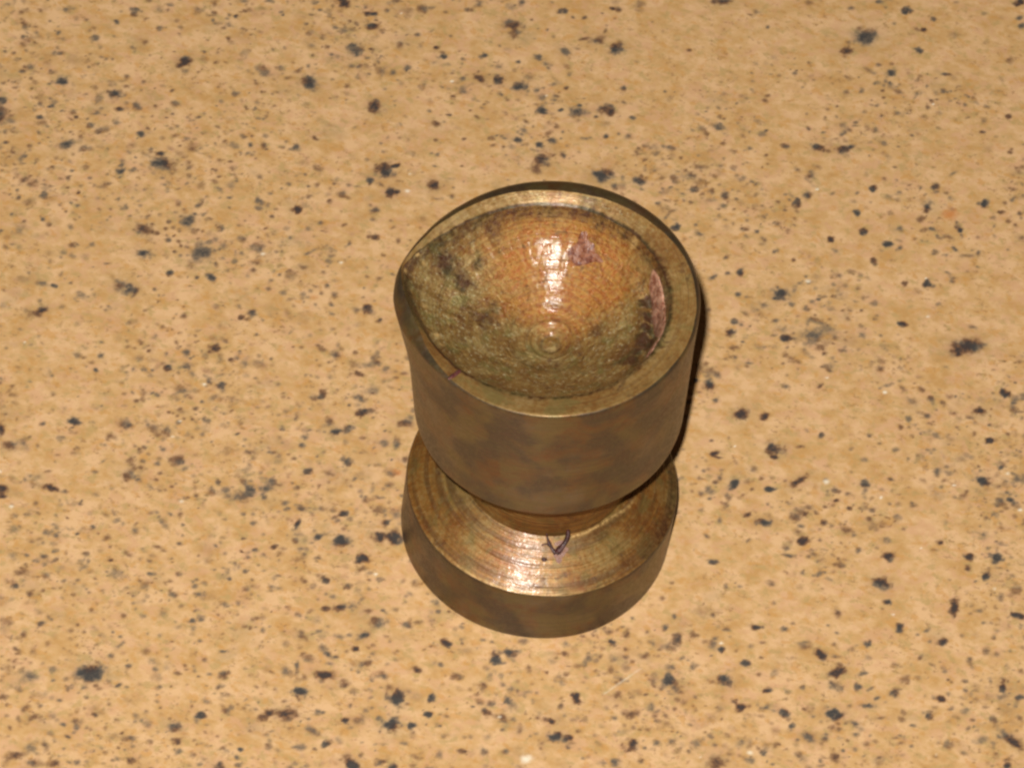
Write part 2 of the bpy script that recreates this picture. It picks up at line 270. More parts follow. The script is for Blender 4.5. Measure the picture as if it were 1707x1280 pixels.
def build_stone():
    # fine where the grain can be seen, coarse further out
    st = 0.12
    xs = np.concatenate([np.linspace(-230, -50, 20)[:-1], np.arange(-50, 42, st), np.linspace(42, 230, 20)])
    ys = np.concatenate([np.linspace(-190, -30, 18)[:-1], np.arange(-30, 58, st), np.linspace(58, 260, 20)])
    X, Y = np.meshgrid(xs, ys)
    fleck = np.zeros_like(X); rust = np.zeros_like(X); halo = np.zeros_like(X)
    n1, n2, n3 = Noise(1), Noise(2), Noise(3)
    warp = (n1(X*2.6, Y*2.6)-0.5)*1.0 + (n2(X*6.0, Y*6.0)-0.5)*0.75
    breakup = n3(X*4.2+9, Y*4.2)

    def stamp(target, x, y, ax, ay, bx, by, d, soft=0.6):
        reach = 2.0*max(math.hypot(ax, ay), math.hypot(bx, by))+0.2
        i0, i1 = np.searchsorted(xs, (x-reach, x+reach)); j0, j1 = np.searchsorted(ys, (y-reach, y+reach))
        if i1 <= i0 or j1 <= j0: return
        sl = (slice(j0, j1), slice(i0, i1))
        dx = X[sl]-x; dy = Y[sl]-y
        det = ax*by-ay*bx
        if abs(det) < 1e-6: return
        u = (dx*by-dy*bx)/det; v = (ax*dy-ay*dx)/det
        r = np.sqrt(u*u+v*v) + warp[sl]*min(0.75, 0.42/max(0.3, math.hypot(ax, ay)))
        m = d*smooth(1.08+soft*0.7, 0.50-soft*0.5, r)*(0.78+0.44*breakup[sl])
        target[sl] = np.maximum(target[sl], np.clip(m, 0, 1))

    for k in FLECKS:
        x, y, ax, ay, bx, by = [q/100 for q in k[:6]]; d = k[6]/100
        big = math.hypot(ax, ay)
        if d < 0: stamp(rust, x, y, ax*1.2, ay*1.2, bx*1.2, by*1.2, -d*2.0, 1.1); continue
        f = 1.05
        stamp(fleck, x, y, ax*f, ay*f, bx*f, by*f, min(1.0, d*(1.12 if d > .75 else 0.95)), 0.62 if d > .7 else 0.9)
        if big > 0.45: stamp(halo, x, y, ax*1.7, ay*1.7, bx*1.7, by*1.7, 0.7*d, 1.2)

    def covered(x, y):     # ground of which the photograph shows nothing
        if y > 22.5+0.19*(x+39) and y < 36.5+0.2*(x+41): return True
        t = (y+23)/45.0
        lx = -28.5-8.2*t; return 0 <= t <= 1.05 and lx < x < lx+15.8
    n4 = Noise(9)
    # medium flecks: everywhere unseen, sparse elsewhere
    cnt = 0
    while cnt < 520:
        x = rng.uniform(-50, 42); y = rng.uniform(-30, 58)
        inview = -44 < x < 34 and -25 < y < 52
        if inview and not covered(x, y): continue
        cl = n4(np.array([x*.13]), np.array([y*.13]))[0]
        if rng.random() > 0.25+1.1*cl*cl*(1.3 if x < 0 else 0.8): continue
        s = min(0.95, 0.19*math.exp(rng.normal(0.35, 0.55))); e = rng.uniform(0.5, 0.95); a = rng.normal(0.1, 0.5)
        stamp(fleck, x, y, s*math.cos(a), s*math.sin(a), -s*e*math.sin(a), s*e*math.cos(a),
              min(0.98, rng.uniform(0.35, 0.75)+s*0.45), 0.7)
        if s > 0.45: stamp(halo, x, y, 1.7*s*math.cos(a), 1.7*s*math.sin(a), -1.7*s*e*math.sin(a), 1.7*s*e*math.cos(a), 0.5, 1.2)
        cnt += 1
    # tiny pepper, denser to the left and near side
    cnt = 0
    while cnt < 17000:
        x = rng.uniform(-50, 42); y = rng.uniform(-30, 58)
        cl = n4(np.array([x*.22+40]), np.array([y*.22]))[0]
        dens = 0.035 + 1.4*max(0.0, cl-0.47)*2.4 + 0.30*float(smooth(6, -22, np.array(x))) + 0.28*float(smooth(2, -18, np.array(y)))
        if rng.random() > dens: continue
        s = 0.075*math.exp(rng.normal(0.3, 0.45)); e = rng.uniform(0.5, 1); a = rng.normal(0, 0.6)
        d = rng.uniform(0.15, 0.58)
        stamp(fleck, x, y, 1.6*s*math.cos(a), 1.6*s*math.sin(a), -1.6*s*e*math.sin(a), 1.6*s*e*math.cos(a), d, 0.8)
        cnt += 1
    cnt = 0
    while cnt < 620:   # soft brownish clouds in the stone
        x = rng.uniform(-50, 42); y = rng.uniform(-30, 58)
        cl = n4(np.array([x*.22+40]), np.array([y*.22]))[0]
        if rng.random() > 0.08 + 1.2*max(0.0, cl-0.47)*2.4 + 0.30*float(smooth(6, -22, np.array(x))) + 0.25*float(smooth(2, -18, np.array(y))): continue
        s = rng.uniform(0.25, 0.85); a = rng.normal(0, 0.5); e = rng.uniform(0.4, 0.9)
        stamp(halo, x, y, s*math.cos(a), s*math.sin(a), -s*e*math.sin(a), s*e*math.cos(a), rng.uniform(0.25, 0.7), 1.2)
        cnt += 1
    glint = np.zeros_like(X)  # white sparkles painted into the stone colour, and the scratch
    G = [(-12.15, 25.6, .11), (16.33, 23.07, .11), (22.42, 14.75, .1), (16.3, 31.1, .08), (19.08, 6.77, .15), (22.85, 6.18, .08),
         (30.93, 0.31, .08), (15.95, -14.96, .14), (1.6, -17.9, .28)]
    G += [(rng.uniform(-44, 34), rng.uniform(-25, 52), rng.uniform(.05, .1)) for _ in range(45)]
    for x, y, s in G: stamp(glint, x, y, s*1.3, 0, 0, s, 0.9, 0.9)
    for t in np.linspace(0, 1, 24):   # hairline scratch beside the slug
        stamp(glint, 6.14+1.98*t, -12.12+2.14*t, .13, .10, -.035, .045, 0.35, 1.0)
    me = grid_mesh("stone_top", np.stack([X, Y, np.zeros_like(X)], -1), False,
                   {"fleck": fleck, "halo": halo, "rust": rust, "glint": glint})
    m = NT("speckled_stone")
    P = m.coords_mm()
    sq = m.node("ShaderNodeMapping", {"Vector": P, "Scale": (1.0, 1.25, 1.0)}).outputs[0]
    a = m.noise(sq, 0.32, 3, 0.55); b = m.noise(sq, 0.75, 3, 0.55, 0.3); c = m.noise(sq, 1.9, 2, 0.55)
    f = m.math('ADD', m.math('MULTIPLY', a, 0.40), m.math('ADD', m.math('MULTIPLY', b, 0.40), m.math('MULTIPLY', c, 0.2)))
    base = m.ramp(f, STONE_RAMP)
    v2 = m.node("ShaderNodeVectorMath", {0: sq, 1: (31.0, 17.0, 5.0)}, operation='ADD').outputs[0]
    pinkf = m.mapr(m.noise(v2, 0.75, 4, 0.65, 0.5), 0.48, 0.66, 0, 0.7)
    base = m.mix(pinkf, base, col(*STONE_PINK))
    greyf = m.mapr(m.noise(v2, 1.15, 4, 0.65, 0.3), 0.52, 0.68, 0, 0.75)
    base = m.mix(greyf, base, col(*STONE_GREY))
    orf = m.mapr(m.noise(v2, 1.0, 4, 0.65, 0.2), 0.34, 0.46, 0.6, 0.0)
    base = m.mix(orf, base, col(*STONE_ORANGE))
    # faint brown peppering
    v3 = m.node("ShaderNodeVectorMath", {0: sq, 1: (-11.0, 57.0, 1.0)}, operation='ADD').outputs[0]
    pep = m.mapr(m.noise(v3, 2.6, 3, 0.6), 0.54, 0.72, 0, 0.62)
    clus = m.mapr(m.noise(v3, 0.26, 3, 0.55), 0.42, 0.60, 0.18, 1.0)
    base = m.mix(m.math('MULTIPLY', pep, clus), base, col(*STONE_PEPPER))
    hue0 = m.mapr(m.noise(v3, 0.5, 1, 0.5), 0.42, 0.58)
    base = m.mix(m.math('MULTIPLY', m.attr("halo"), 0.55), base, m.mix(hue0, col(0.30, 0.175, 0.095), col(0.31, 0.235, 0.125)))
    base = m.mix(m.math('MULTIPLY', m.attr("rust"), 0.8), base, col(0.50, 0.19, 0.055))
    fk = m.attr("fleck")
    fkn = m.math('MULTIPLY', fk, m.mapr(m.noise(v3, 5.0, 2, 0.6), 0.25, 0.6, 0.8, 1.08), clamp=True)
    hue = m.mapr(m.noise(v3, 0.7, 1, 0.5), 0.4, 0.6)
    mid = m.mix(hue, col(0.18, 0.095, 0.050), col(0.155, 0.12, 0.085))
    dark = m.mix(hue, col(0.056, 0.042, 0.038), col(0.058, 0.054, 0.050))
    base = m.mix(m.mapr(fkn, 0.0, 0.66), base, mid)
    base = m.mix(m.mapr(fkn, 0.50, 0.95), base, dark)
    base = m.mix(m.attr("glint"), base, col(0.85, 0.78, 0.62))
    m.set(m.bsdf.inputs["Base Color"], base)
    m.bsdf.inputs["Roughness"].default_value = 0.42
    m.bsdf.inputs["Specular IOR Level"].default_value = 0.35
    m.set(m.bsdf.inputs["Normal"], m.bump(m.noise(sq, 1.3, 2, 0.5), 0.02, 0.35))
    top = link("stone_top", me, m.mat)
    top["kind"] = "structure"
    top["label"] = "polished tan stone top with dark grey mineral flecks"
    return top

STONE_RAMP = [(0.39, (0.49, 0.282, 0.106)), (0.48, (0.56, 0.347, 0.152)), (0.57, (0.65, 0.415, 0.215))]
STONE_PINK = (0.58, 0.338, 0.182)
STONE_GREY = (0.43, 0.295, 0.120)
STONE_ORANGE = (0.52, 0.270, 0.080)
STONE_PEPPER = (0.28, 0.155, 0.070)
build_stone()
SIDE_TONES = [(0.38, (0.146, 0.066, 0.022)), (0.49, (0.155, 0.094, 0.040)), (0.60, (0.172, 0.126, 0.074))]

# ---------------------------------------------------------------- the slug's tarnished brass
def brass(name, tones, olive, dark, rough=(0.3, 0.5), metallic=0.8, ring=0.010, blotch=0.35, grit=0.0, ring_scale=9.0, warm=None, coat=0.0, attrs=False, line_dark=0.30, mottle=0.0, coat_rough=0.15):
    m = NT(name)
    P = m.coords_mm()
    sp = m.node("ShaderNodeSeparateXYZ", {0: P})
    x, y, z = sp.outputs
    r = m.math('SQRT', m.math('ADD', m.math('MULTIPLY', x, x), m.math('MULTIPLY', y, y)))
    rs = m.math('MAXIMUM', r, 0.05)
    cx, cy = m.math('DIVIDE', x, rs), m.math('DIVIDE', y, rs)
    # turning marks: long round the axis, fine across it
    rz = m.math('MULTIPLY', m.math('ADD', r, m.math('MULTIPLY', z, 1.0)), ring_scale)
    tv = m.node("ShaderNodeCombineXYZ", {0: rz, 1: m.math('MULTIPLY', cx, 0.8), 2: m.math('MULTIPLY', cy, 0.8)}).outputs[0]
    lines = m.noise(tv, 1.0, 3, 0.65)
    b1 = m.noise(P, blotch, 4, 0.62, 0.6)
    sh = m.node("ShaderNodeVectorMath", {0: P, 1: (13.0, 41.0, 7.0)}, operation='ADD').outputs[0]
    b2 = m.noise(sh, blotch*1.7, 4, 0.6, 0.4)
    b3 = m.noise(sh, 3.2, 3, 0.65)
    base = m.ramp(m.math('ADD', m.math('MULTIPLY', b1, 0.65), m.math('MULTIPLY', b3, 0.35)), tones)
    base = m.mix(m.mapr(b2, 0.50-mottle*0.05, 0.66-mottle*0.08, 0, 0.8), base, col(*olive))
    if warm:
        c0, colr, rad = warm       # (x, y) centre of an area the heat has stained
        dx = m.math('SUBTRACT', x, c0[0]); dy = m.math('SUBTRACT', y, c0[1])
        dd = m.math('SQRT', m.math('ADD', m.math('MULTIPLY', dx, dx), m.math('MULTIPLY', m.math('MULTIPLY', dy, dy), 2.4)))
        dd = m.math('ADD', dd, m.math('MULTIPLY', m.math('SUBTRACT', b1, 0.5), 5.0))
        base = m.mix(m.mapr(dd, rad*1.05, rad*0.4, 0, 0.92), base, m.mix(m.mapr(b3, 0.35, 0.6), col(*colr[0]), col(*colr[1])))
    if mottle:
        dk = m.mapr(m.noise(sh, blotch*1.5, 3, 0.5, 0.2), 0.42, 0.62, 0, 0.75)
        red = m.mapr(m.noise(P, blotch*2.2, 3, 0.55, 0.2), 0.50, 0.68, 0, 0.5)
        base = m.mix(red, base, col(0.165, 0.062, 0.020))
    else:
        dk = m.mapr(m.noise(sh, blotch*2.6, 5, 0.68, 0.5), 0.56, 0.72, 0, 0.75)
    base = m.mix(dk, base, col(*dark))
    g1 = m.noise(sh, 5.5, 3, 0.65)
    base = m.mix(m.mapr(g1, 0.50, 0.68, 0, 0.15 if warm else 0.45), base, col(*olive))
    base = m.mix(m.mapr(g1, 0.48, 0.32, 0, 0.38), base, m.mix(0.5, base, col(0.16, 0.035, 0.018)))
    base = m.mix(m.mapr(lines, 0.42, 0.64, 0.0, line_dark), base, col(*dark))
    if attrs:
        pale = m.mapr(m.noise(sh, 4.2, 4, 0.75), 0.54, 0.68, 0.0, 0.75)
        base = m.mix(m.math('MULTIPLY', pale, m.attr("pale")), base, col(0.55, 0.50, 0.30))
        base = m.mix(m.mapr(m.math('MULTIPLY', m.attr("grime_shade"), m.mapr(b3, 0.3, 0.62, 1.2, 0.75)), 0.15, 0.8, 0, 0.92), base,  # dark stains, plus shade painted at lip, crease and gouge
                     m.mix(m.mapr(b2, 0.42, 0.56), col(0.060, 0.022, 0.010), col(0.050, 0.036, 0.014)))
        base = m.mix(m.math('MULTIPLY', m.attr("bare_glint"), m.mapr(b3, 0.38, 0.6, 0.3, 1.0)), base, col(0.62, 0.40, 0.15))  # bright brass tone, also used for painted glints
    m.set(m.bsdf.inputs["Base Color"], base)
    m.bsdf.inputs["Coat Weight"].default_value = coat
    m.set(m.bsdf.inputs["Coat Roughness"], m.mapr(b3, 0.35, 0.65, coat_rough, coat_rough+0.12))
    m.bsdf.inputs["Metallic"].default_value = metallic
    m.set(m.bsdf.inputs["Roughness"], m.mapr(b3, 0.3, 0.7, rough[0], rough[1]))
    h = m.math('MULTIPLY', lines, 1.0)
    nrm = m.bump(h, ring, 1.0)
    if grit > 0:
        g = m.noise(sh, 4.5, 4, 0.7)
        nrm = m.bump(g, grit, 1.0, nrm)
    m.set(m.bsdf.inputs["Normal"], nrm)
    wet = m.bump(m.noise(sh, 2.3, 3, 0.6), 0.032, 1.0, m.bump(lines, ring*0.45, 1.0))
    m.set(m.bsdf.inputs["Coat Normal"], wet)
    if coat > 0:
        m.set(m.bsdf.inputs["Coat Weight"], m.math('MULTIPLY', m.mapr(b2, 0.62, 0.42, 0.35, 1.0), coat))
    return m.mat

SIDE = brass("tarnished_side_brass", SIDE_TONES, (0.150, 0.112, 0.042), (0.066, 0.050, 0.036), (0.34, 0.50), 0.62, ring=0.006, blotch=0.24, grit=0.012, mottle=1.0)
RIM = brass("worn_rim_brass", [(0.38, (0.25, 0.115, 0.030)), (0.5, (0.33, 0.190, 0.058)), (0.60, (0.40, 0.26, 0.10))],
            (0.24, 0.18, 0.058), (0.085, 0.040, 0.022), (0.32, 0.5), 0.38, ring=0.010, blotch=0.30, grit=0.018, coat=0.40, coat_rough=0.24, attrs=True)
EDGE = brass("flange_brass", [(0.38, (0.20, 0.072, 0.012)), (0.5, (0.26, 0.125, 0.026)), (0.60, (0.29, 0.180, 0.055))],
             (0.17, 0.115, 0.030), (0.070, 0.028, 0.012), (0.40, 0.56), 0.42, ring=0.12, blotch=0.35, grit=0.020, ring_scale=7.5, line_dark=0.55, coat=0.30, coat_rough=0.16, attrs=True)
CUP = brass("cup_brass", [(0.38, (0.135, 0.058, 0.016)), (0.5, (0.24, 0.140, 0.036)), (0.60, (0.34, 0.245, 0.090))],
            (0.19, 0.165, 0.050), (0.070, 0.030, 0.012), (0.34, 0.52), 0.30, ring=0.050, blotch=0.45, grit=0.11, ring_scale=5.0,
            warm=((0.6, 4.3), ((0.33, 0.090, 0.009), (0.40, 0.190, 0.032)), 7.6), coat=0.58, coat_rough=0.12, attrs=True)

def theta_table(deg, tab):
    """periodic smooth interpolation of a table of (degrees, value)"""
    ks = sorted(tab); d = np.array([k for k, _ in ks], float); v = np.array([q for _, q in ks], float)
    d = np.concatenate([d-360, d, d+360]); v = np.concatenate([v, v, v])
    raw = np.interp(deg % 360, d, v)
    k = 9; ker = np.hanning(k+2)[1:-1]; ker /= ker.sum()
    pad = np.concatenate([raw[-k:], raw, raw[:k]])
    return np.convolve(pad, ker, 'same')[k:-k]

def lathe(profile, n=256):
    th = np.linspace(0, 2*np.pi, n, endpoint=False)
    return np.stack([np.stack([r*np.cos(th), r*np.sin(th), np.full(n, z)], -1) for r, z in profile])

def fine(profile, step=0.12):
    out = []
    for (r0, z0), (r1, z1) in zip(profile[:-1], profile[1:]):
        k = max(1, int(math.hypot(r1-r0, z1-z0)/step))
        out += [(r0+(r1-r0)*i/k, z0+(z1-z0)*i/k) for i in range(k)]
    return out + [profile[-1]]

root = bpy.data.objects.new("spent_slug", None)
scene.collection.objects.link(root)
root.empty_display_size = 0.01
root["label"] = "tarnished brass spool-shaped slug with a dented, dished head standing on speckled stone"
root["category"] = "slug"

# --- base flange: straight wall with softened corners, then the sloping shoulder up to the neck
prof = fine([(0.02, 0.0), (8.7, 0.0)], 1.5)[:-1] + [(8.7, 0.0), (8.86, 0.03), (8.97, 0.14), (9.0, 0.3)] + \
    fine([(9.0, 0.3), (8.97, 5.05)], 0.2)[1:] + [(8.95, 5.20), (8.90, 5.29), (8.80, 5.36)] + fine([(8.80, 5.36), (5.62, 7.40)], 0.10)[1:]
V = lathe(prof, 320)
th = np.arctan2(V[..., 1], V[..., 0]); rr = np.hypot(V[..., 0], V[..., 1])
nz = Noise(21)
wob = (nz(np.cos(th)*2.2+8, np.sin(th)*2.2+8+V[..., 2]*0.2)-0.5)*0.10*smooth(6, 8.6, rr)
wob += (nz(np.cos(th)*14+60, np.sin(th)*14+60)-0.5)*0.045*np.exp(-((V[..., 2]-5.3)/0.25)**2)
V[..., 0] += wob*np.cos(th); V[..., 1] += wob*np.sin(th)
gro = (nz(rr*9.0, 0.3*np.cos(th)+3)-0.5)*0.020*smooth(5.33, 5.45, V[..., 2])
V[..., 2] += gro
rows_wall = [i for i, (a, b) in enumerate(prof) if b <= 5.30 and not (a < 8.7)]
k = rows_wall[-1]
rv = np.hypot(V[..., 0], V[..., 1]); dv = np.degrees(np.arctan2(V[..., 1], V[..., 0]))
burr = np.exp(-((rv-5.78-0.5*smooth(-40, -12, dv))/0.10)**2)*smooth(-72, -60, dv)*smooth(-10, -22, dv)*(V[..., 2] > 6)
V[..., 2] += 0.10*burr
bare_glint = 0.9*burr + 0.55*np.exp(-((rv-8.85)/0.10)**2)*np.exp(-((dv+95)/40)**2)*(V[..., 2] > 5.2)  # brass tone brighter on the burr and along the front edge
grime_shade = 0.8*smooth(150, 190, np.abs((dv+360) % 360 - 0 - 0))*0 + 0.55*smooth(7.4, 8.7, rv)*smooth(-50, -15, dv)*smooth(60, 20, dv) + 0.5*np.exp(-((rv-5.7)/0.12)**2)*smooth(-60, -75, dv)  # darker on the right outer edge and at the neck foot
grime_shade = grime_shade*(V[..., 2] > 5.25)
base = link("base_flange", grid_mesh("base_flange", V[:k+1], True), SIDE, root)
shoulder = link("shoulder", grid_mesh("shoulder", V[k:], True, {"bare_glint": bare_glint[k:], "grime_shade": grime_shade[k:], "pale": 0*grime_shade[k:]+0.15}), EDGE, base)
shoulder["label"] = "brighter golden cone with fine turning rings"

# --- neck
V = lathe(fine([(5.62, 7.38), (5.60, 9.5), (5.7, 14.9)], 0.15), 256)
V[..., 0:2] *= (1+(nz(V[..., 2:3]*6, V[..., 2:3]*0)-0.5)*0.006)
neck = link("neck", grid_mesh("neck", V, True), EDGE, root)

# --- head, slightly tipped on the neck; its left rim is pushed out like a spout
HZ = 11.0
N = 640
deg = np.arange(N)*360.0/N
tr = np.radians(deg)
def gs(c, s):
    d = (deg-c+180) % 360-180
    return np.exp(-(d/s)**2)
r_out = theta_table(deg, [(0, 9.22), (60, 9.25), (100, 9.22), (135, 9.22), (155, 9.38), (168, 9.66), (176, 9.86), (186, 9.88), (196, 9.62), (210, 9.22), (225, 9.08), (245, 9.12), (270, 9.15), (320, 9.2)])
r_lip = theta_table(deg, [(0, 7.28), (30, 7.15), (60, 7.05), (100, 7.2), (128, 7.45), (148, 8.0), (163, 8.85), (174, 9.50), (181, 9.25), (190, 8.75), (202, 8.25), (223, 7.95), (245, 7.62), (270, 7.5), (300, 7.4), (330, 7.35)])
r_crest = theta_table(deg, [(0, 8.98), (25, 8.80), (50, 8.35), (80, 8.02), (100, 8.05), (120, 8.3), (142, 8.62), (160, 9.10), (174, 9.62), (184, 9.30), (194, 8.85), (204, 8.60), (216, 8.70), (232, 8.90), (250, 9.02), (290, 9.04), (345, 9.06)])
r_crest = r_crest + (Noise(51)(np.cos(tr)*11+40, np.sin(tr)*11+40)-0.5)*0.05
z_crest = 26.38 - 0.10*gs(205, 14) + (Noise(52)(np.cos(tr)*13+40, np.sin(tr)*13+40)-0.5)*0.035
z_out = 26.22 - 0.42*smooth(0, 1, (1+np.cos(np.radians(deg-85)))/2) - 0.75*gs(196, 16) - 0.1*gs(170, 12)
z_lip = z_crest - 0.30 - 0.05*np.cos(tr) - 0.13*gs(95, 42) - 0.15*gs(200, 14)
nh = Noise(33)
rows = []
def row(r, z): rows.append(np.stack([r*np.cos(tr), r*np.sin(tr), z+0*tr], -1))
for r in (5.4, 6.5, 7.6, 8.35): row(r, 14.56)
row(8.55, 14.58); row(8.63, 14.66); row(8.66, 14.80)
for z in np.linspace(14.95, 25.0, 68):
    f = float(smooth(18.8, 26.0, np.array(z)))
    w = (nh(tr*0+np.cos(tr)*3+5, np.sin(tr)*3+5+z*0.35)-0.5)*0.05
    bul = (r_out-9.15)*f**1.25
    row(8.67+(9.15-8.67)*(z-15.0)/10.8 + bul + w, z)
for t in np.linspace(0.15, 1, 7):
    row(9.11+(r_out-9.15)*(0.93+0.07*t)+0.04*t+0*tr, 25.0+(z_out-25.0)*t)
for t in np.linspace(0.12, 1, 9):   # outer chamfer, rounded over
    e = t**1.25
    row(r_out+(r_crest-r_out)*e, z_out+(z_crest-z_out)*(1-(1-t)**1.5))
chips = (nh(np.cos(tr)*16+40, np.sin(tr)*16+40)-0.5)*0.09 + (nh(np.cos(tr)*40+40, np.sin(tr)*40+40)-0.5)*0.05
for t in np.linspace(0.06, 1, 16):  # land falling gently in to the lip
    zz = z_crest+(z_lip-z_crest)*t**1.1
    rows.append(np.stack([(r_crest+(r_lip+chips-r_crest)*t)*np.cos(tr), (r_crest+(r_lip+chips-r_crest)*t)*np.sin(tr),
                          zz+(nh(tr*7, t*6+0*tr)-0.5)*0.012], -1))
H = np.stack(rows); H[..., 2] -= HZ
RIM0 = H.shape[0]-17
head = link("head", grid_mesh("head", H[:RIM0+1], True), SIDE, root)
RH = H[RIM0:]; nr = RH.shape[0]
tt = np.linspace(0, 1, nr)[:, None]
rim_shade = 0.85*smooth(0.62, 1.0, tt)*(0.35+0.65*gs(95, 75))[None] + 0.9*(gs(190, 15)[None]) + 1.1*smooth(0.7, 0.95, tt)*gs(206, 24)[None] + 0.4*smooth(0.7, 1.0, tt)  # shade painted along the inner lip and crease, plus the dark left dent
rim_sheen = (0.95*gs(95, 48))[None]*smooth(0.05, 0.2, tt)*smooth(0.8, 0.5, tt)  # highlight on the far rim painted in as a paler tone
rim_bright = (0.9*gs(272, 26)+0.6*gs(100, 40))[None]*np.exp(-((tt-0.03)/0.05)**2)  # brass tone brighter along the crest, front and far side
rim = link("rim", grid_mesh("rim", RH, True, {"grime_shade": rim_shade, "pale": rim_sheen+0*tt, "bare_glint": rim_bright}), RIM, head)
rim["label"] = "uneven worn rim, pushed outward like a spout on its left"
head.location = (-0.1412*MM, 0.0223*MM, HZ*MM)
head.rotation_euler = (0.0035, -0.0740, 0)
lip_x, lip_y, lip_z = H[-1][:, 0], H[-1][:, 1], H[-1][:, 2]+HZ

# --- cup face: short wall under the lip, then a shallow turned cone with a centre pip
rl = np.hypot(lip_x, lip_y)
drop = 0.42 - 0.34*gs(170, 12) + 0.25*gs(203, 20) + 0.10*gs(100, 30)
rows = [np.stack([lip_x, lip_y, lip_z], -1)]
for t in (0.3, 0.65, 1.0):
    rr_ = rl-0.16*t; rows.append(np.stack([rr_*np.cos(tr), rr_*np.sin(tr), lip_z-drop*t], -1))
z_edge = lip_z-drop; r_edge = rl-0.16
ZC = 20.92
M = 150
for i in range(1, M+1):
    t = 1-i/M*0.9985
    r = r_edge*t
    # inner drill recess (absolute radius), then the bowl wall steepening towards the lip
    rb = np.minimum(r, 2.8)
    zin = ZC + 0.16*rb + 0.062*rb**2 + 0.09*smooth(0.42, 0.22, r) - 0.09*np.exp(-((r-0.62)/0.16)**2) \
        + 0.07*smooth(1.15, 1.40, r) + 0.05*np.exp(-((r-1.42)/0.14)**2) - 0.03*np.exp(-((r-2.05)/0.2)**2)
    u = np.clip((r-2.8)/(r_edge-2.8), 0, 1)
    z28 = ZC+0.16*2.8+0.062*2.8**2+0.07+0.06
    zin = zin + 0.06*smooth(2.55, 2.8, r)
    z = np.where(r < 2.8, zin, z28+(z_edge-z28)*(0.72*u+0.28*u**6))
    z = z - 0.75*np.exp(-((t-0.90)/0.06)**2)*gs(2, 24)     # gouge along the right-hand wall
    z = z + 0.22*np.exp(-((t-0.80)/0.06)**2)*gs(2, 26)
    z = z - 0.14*np.exp(-((t-0.93)/0.05)**2)*gs(215, 40)
    q = 0.35+0.65*smooth(0.15, -0.5, np.sin(tr)+0.5*(np.cos(tr) < 0)*0.6)
    X_, Y_ = r*np.cos(tr), r*np.sin(tr)
    wx = (nh(X_*1.1+7, Y_*1.1+3)-0.5)*1.6; Xr = 0.8*X_-0.6*Y_+wx; Yr = 0.6*X_+0.8*Y_-wx
    calm = 0.85*np.exp(-((X_-0.4)/3.0)**2-((Y_-4.2)/3.2)**2)
    z = z + (nh(Xr*1.6+30, Yr*1.6+30)-0.5)*0.09*smooth(1.0, 3.0, r)*(1-calm)
    z = z + (nh(Xr*4.6+80, Yr*4.6+30)-0.5)*0.060*q*smooth(0.6, 2.0, r)*(1-calm)
    z = z + (nh(r*3.7+0.5*nh(Xr*.9, Yr*.9), np.cos(tr)*0.7+np.sin(tr)*0.9+4)-0.5)*(0.040-0.022*calm)
    rows.append(np.stack([X_, Y_, z], -1))
K = np.stack(rows); K[..., 2] -= HZ
kr = np.hypot(K[..., 0], K[..., 1]); kt = kr/rl[None]; kx, ky = K[..., 0], K[..., 1]
cg = (0.62+0.5*gs(203, 26))*smooth(0.915, 0.975, kt)*(0.8+0.2*nh(kx*1.5, ky*1.5))  # shade under the lip and in its crease, put into the colour
for gx, gy, gr, ga in ((-7.0, 2.6, 1.0, .85), (-5.9, 2.2, .9, .8), (-5.0, 3.6, .7, .6), (-4.4, 5.4, .8, .6), (-4.3, 0.2, .9, .7), (-3.8, 1.3, .6, .5), (5.75, 1.9, .5, 1.0), (6.0, 0.9, .5, 1.2), (6.1, 0.0, .5, 1.3), (6.05, -1.1, .8, 1.3), (5.6, -1.9, .6, 1.2),
                       (5.3, -2.6, .8, 1.0), (1.4, 7.0, .7, .8), (2.3, 6.6, .6, .7), (3.2, 6.1, .6, .5), (-3.1, 6.8, .9, .5), (-1.6, 6.9, .7, .5), (-6.6, 3.9, .7, .5),
                       (2.7, 0.6, .7, .6), (0.6, -1.9, .7, .55), (-8.6, 0.4, .7, .5), (-6.5, -3.5, .9, .5), (0.4, 0.0, .5, .5), (-1.4, 2.7, .8, .35), (1.5, 5.6, 0.95, .5), (0.5, 5.0, .45, .45), (2.5, 4.7, .5, .4), (1.9, 6.5, .5, .5), (6.4, 3.3, .5, .8)):
    w_ = 1+1.1*(nh(kx*1.7+gx, ky*1.7+gy)-0.5)
    cg = np.maximum(cg, ga*np.exp(-((kx-gx)**2+(ky-gy)**2)/(gr*w_)**2))  # stain spots; the right-hand run paints shade into the gouge
cg = np.maximum(cg, 0.55*np.exp(-((kr-0.60)/0.14)**2)); cg = np.maximum(cg, 0.45*np.exp(-((kr-1.5)/0.2)**2)*(0.4+nh(kx, ky)))
cg = np.maximum(cg, 0.40*smooth(1.9, 2.5, kr)*smooth(2.95, 2.8, kr)*(0.3+nh(kx*.8+4, ky*.8)))
cb = 0*kx  # small glints painted as bright brass spots
for gx, gy, gr in ((-9.35, 0.85, .16), (-8.75, 2.2, .13), (-8.3, 2.0, .1), (-7.9, -0.6, .14), (-6.9, -2.4, .16), (-6.5, -3.1, .12), (6.9, -2.0, .12), (4.6, 5.2, .2), (-4.9, -2.6, .12)):
    cb = np.maximum(cb, np.exp(-((kx-gx)**2+(ky-gy)**2)/gr**2))
cp = smooth(2.4, -1.5, ky-0.35*kx*0+0.25*np.abs(kx)*-1)*smooth(0.12, 0.4, kt) + 0.25 + 0.4*smooth(-3, -6, kx)
cup = link("cup_face", grid_mesh("cup_face", K, True, {"grime_shade": cg, "pale": np.clip(cp, 0, 1), "bare_glint": cb}), CUP, head)
cup["label"] = "concave dished face stained orange brown and olive with turning rings"

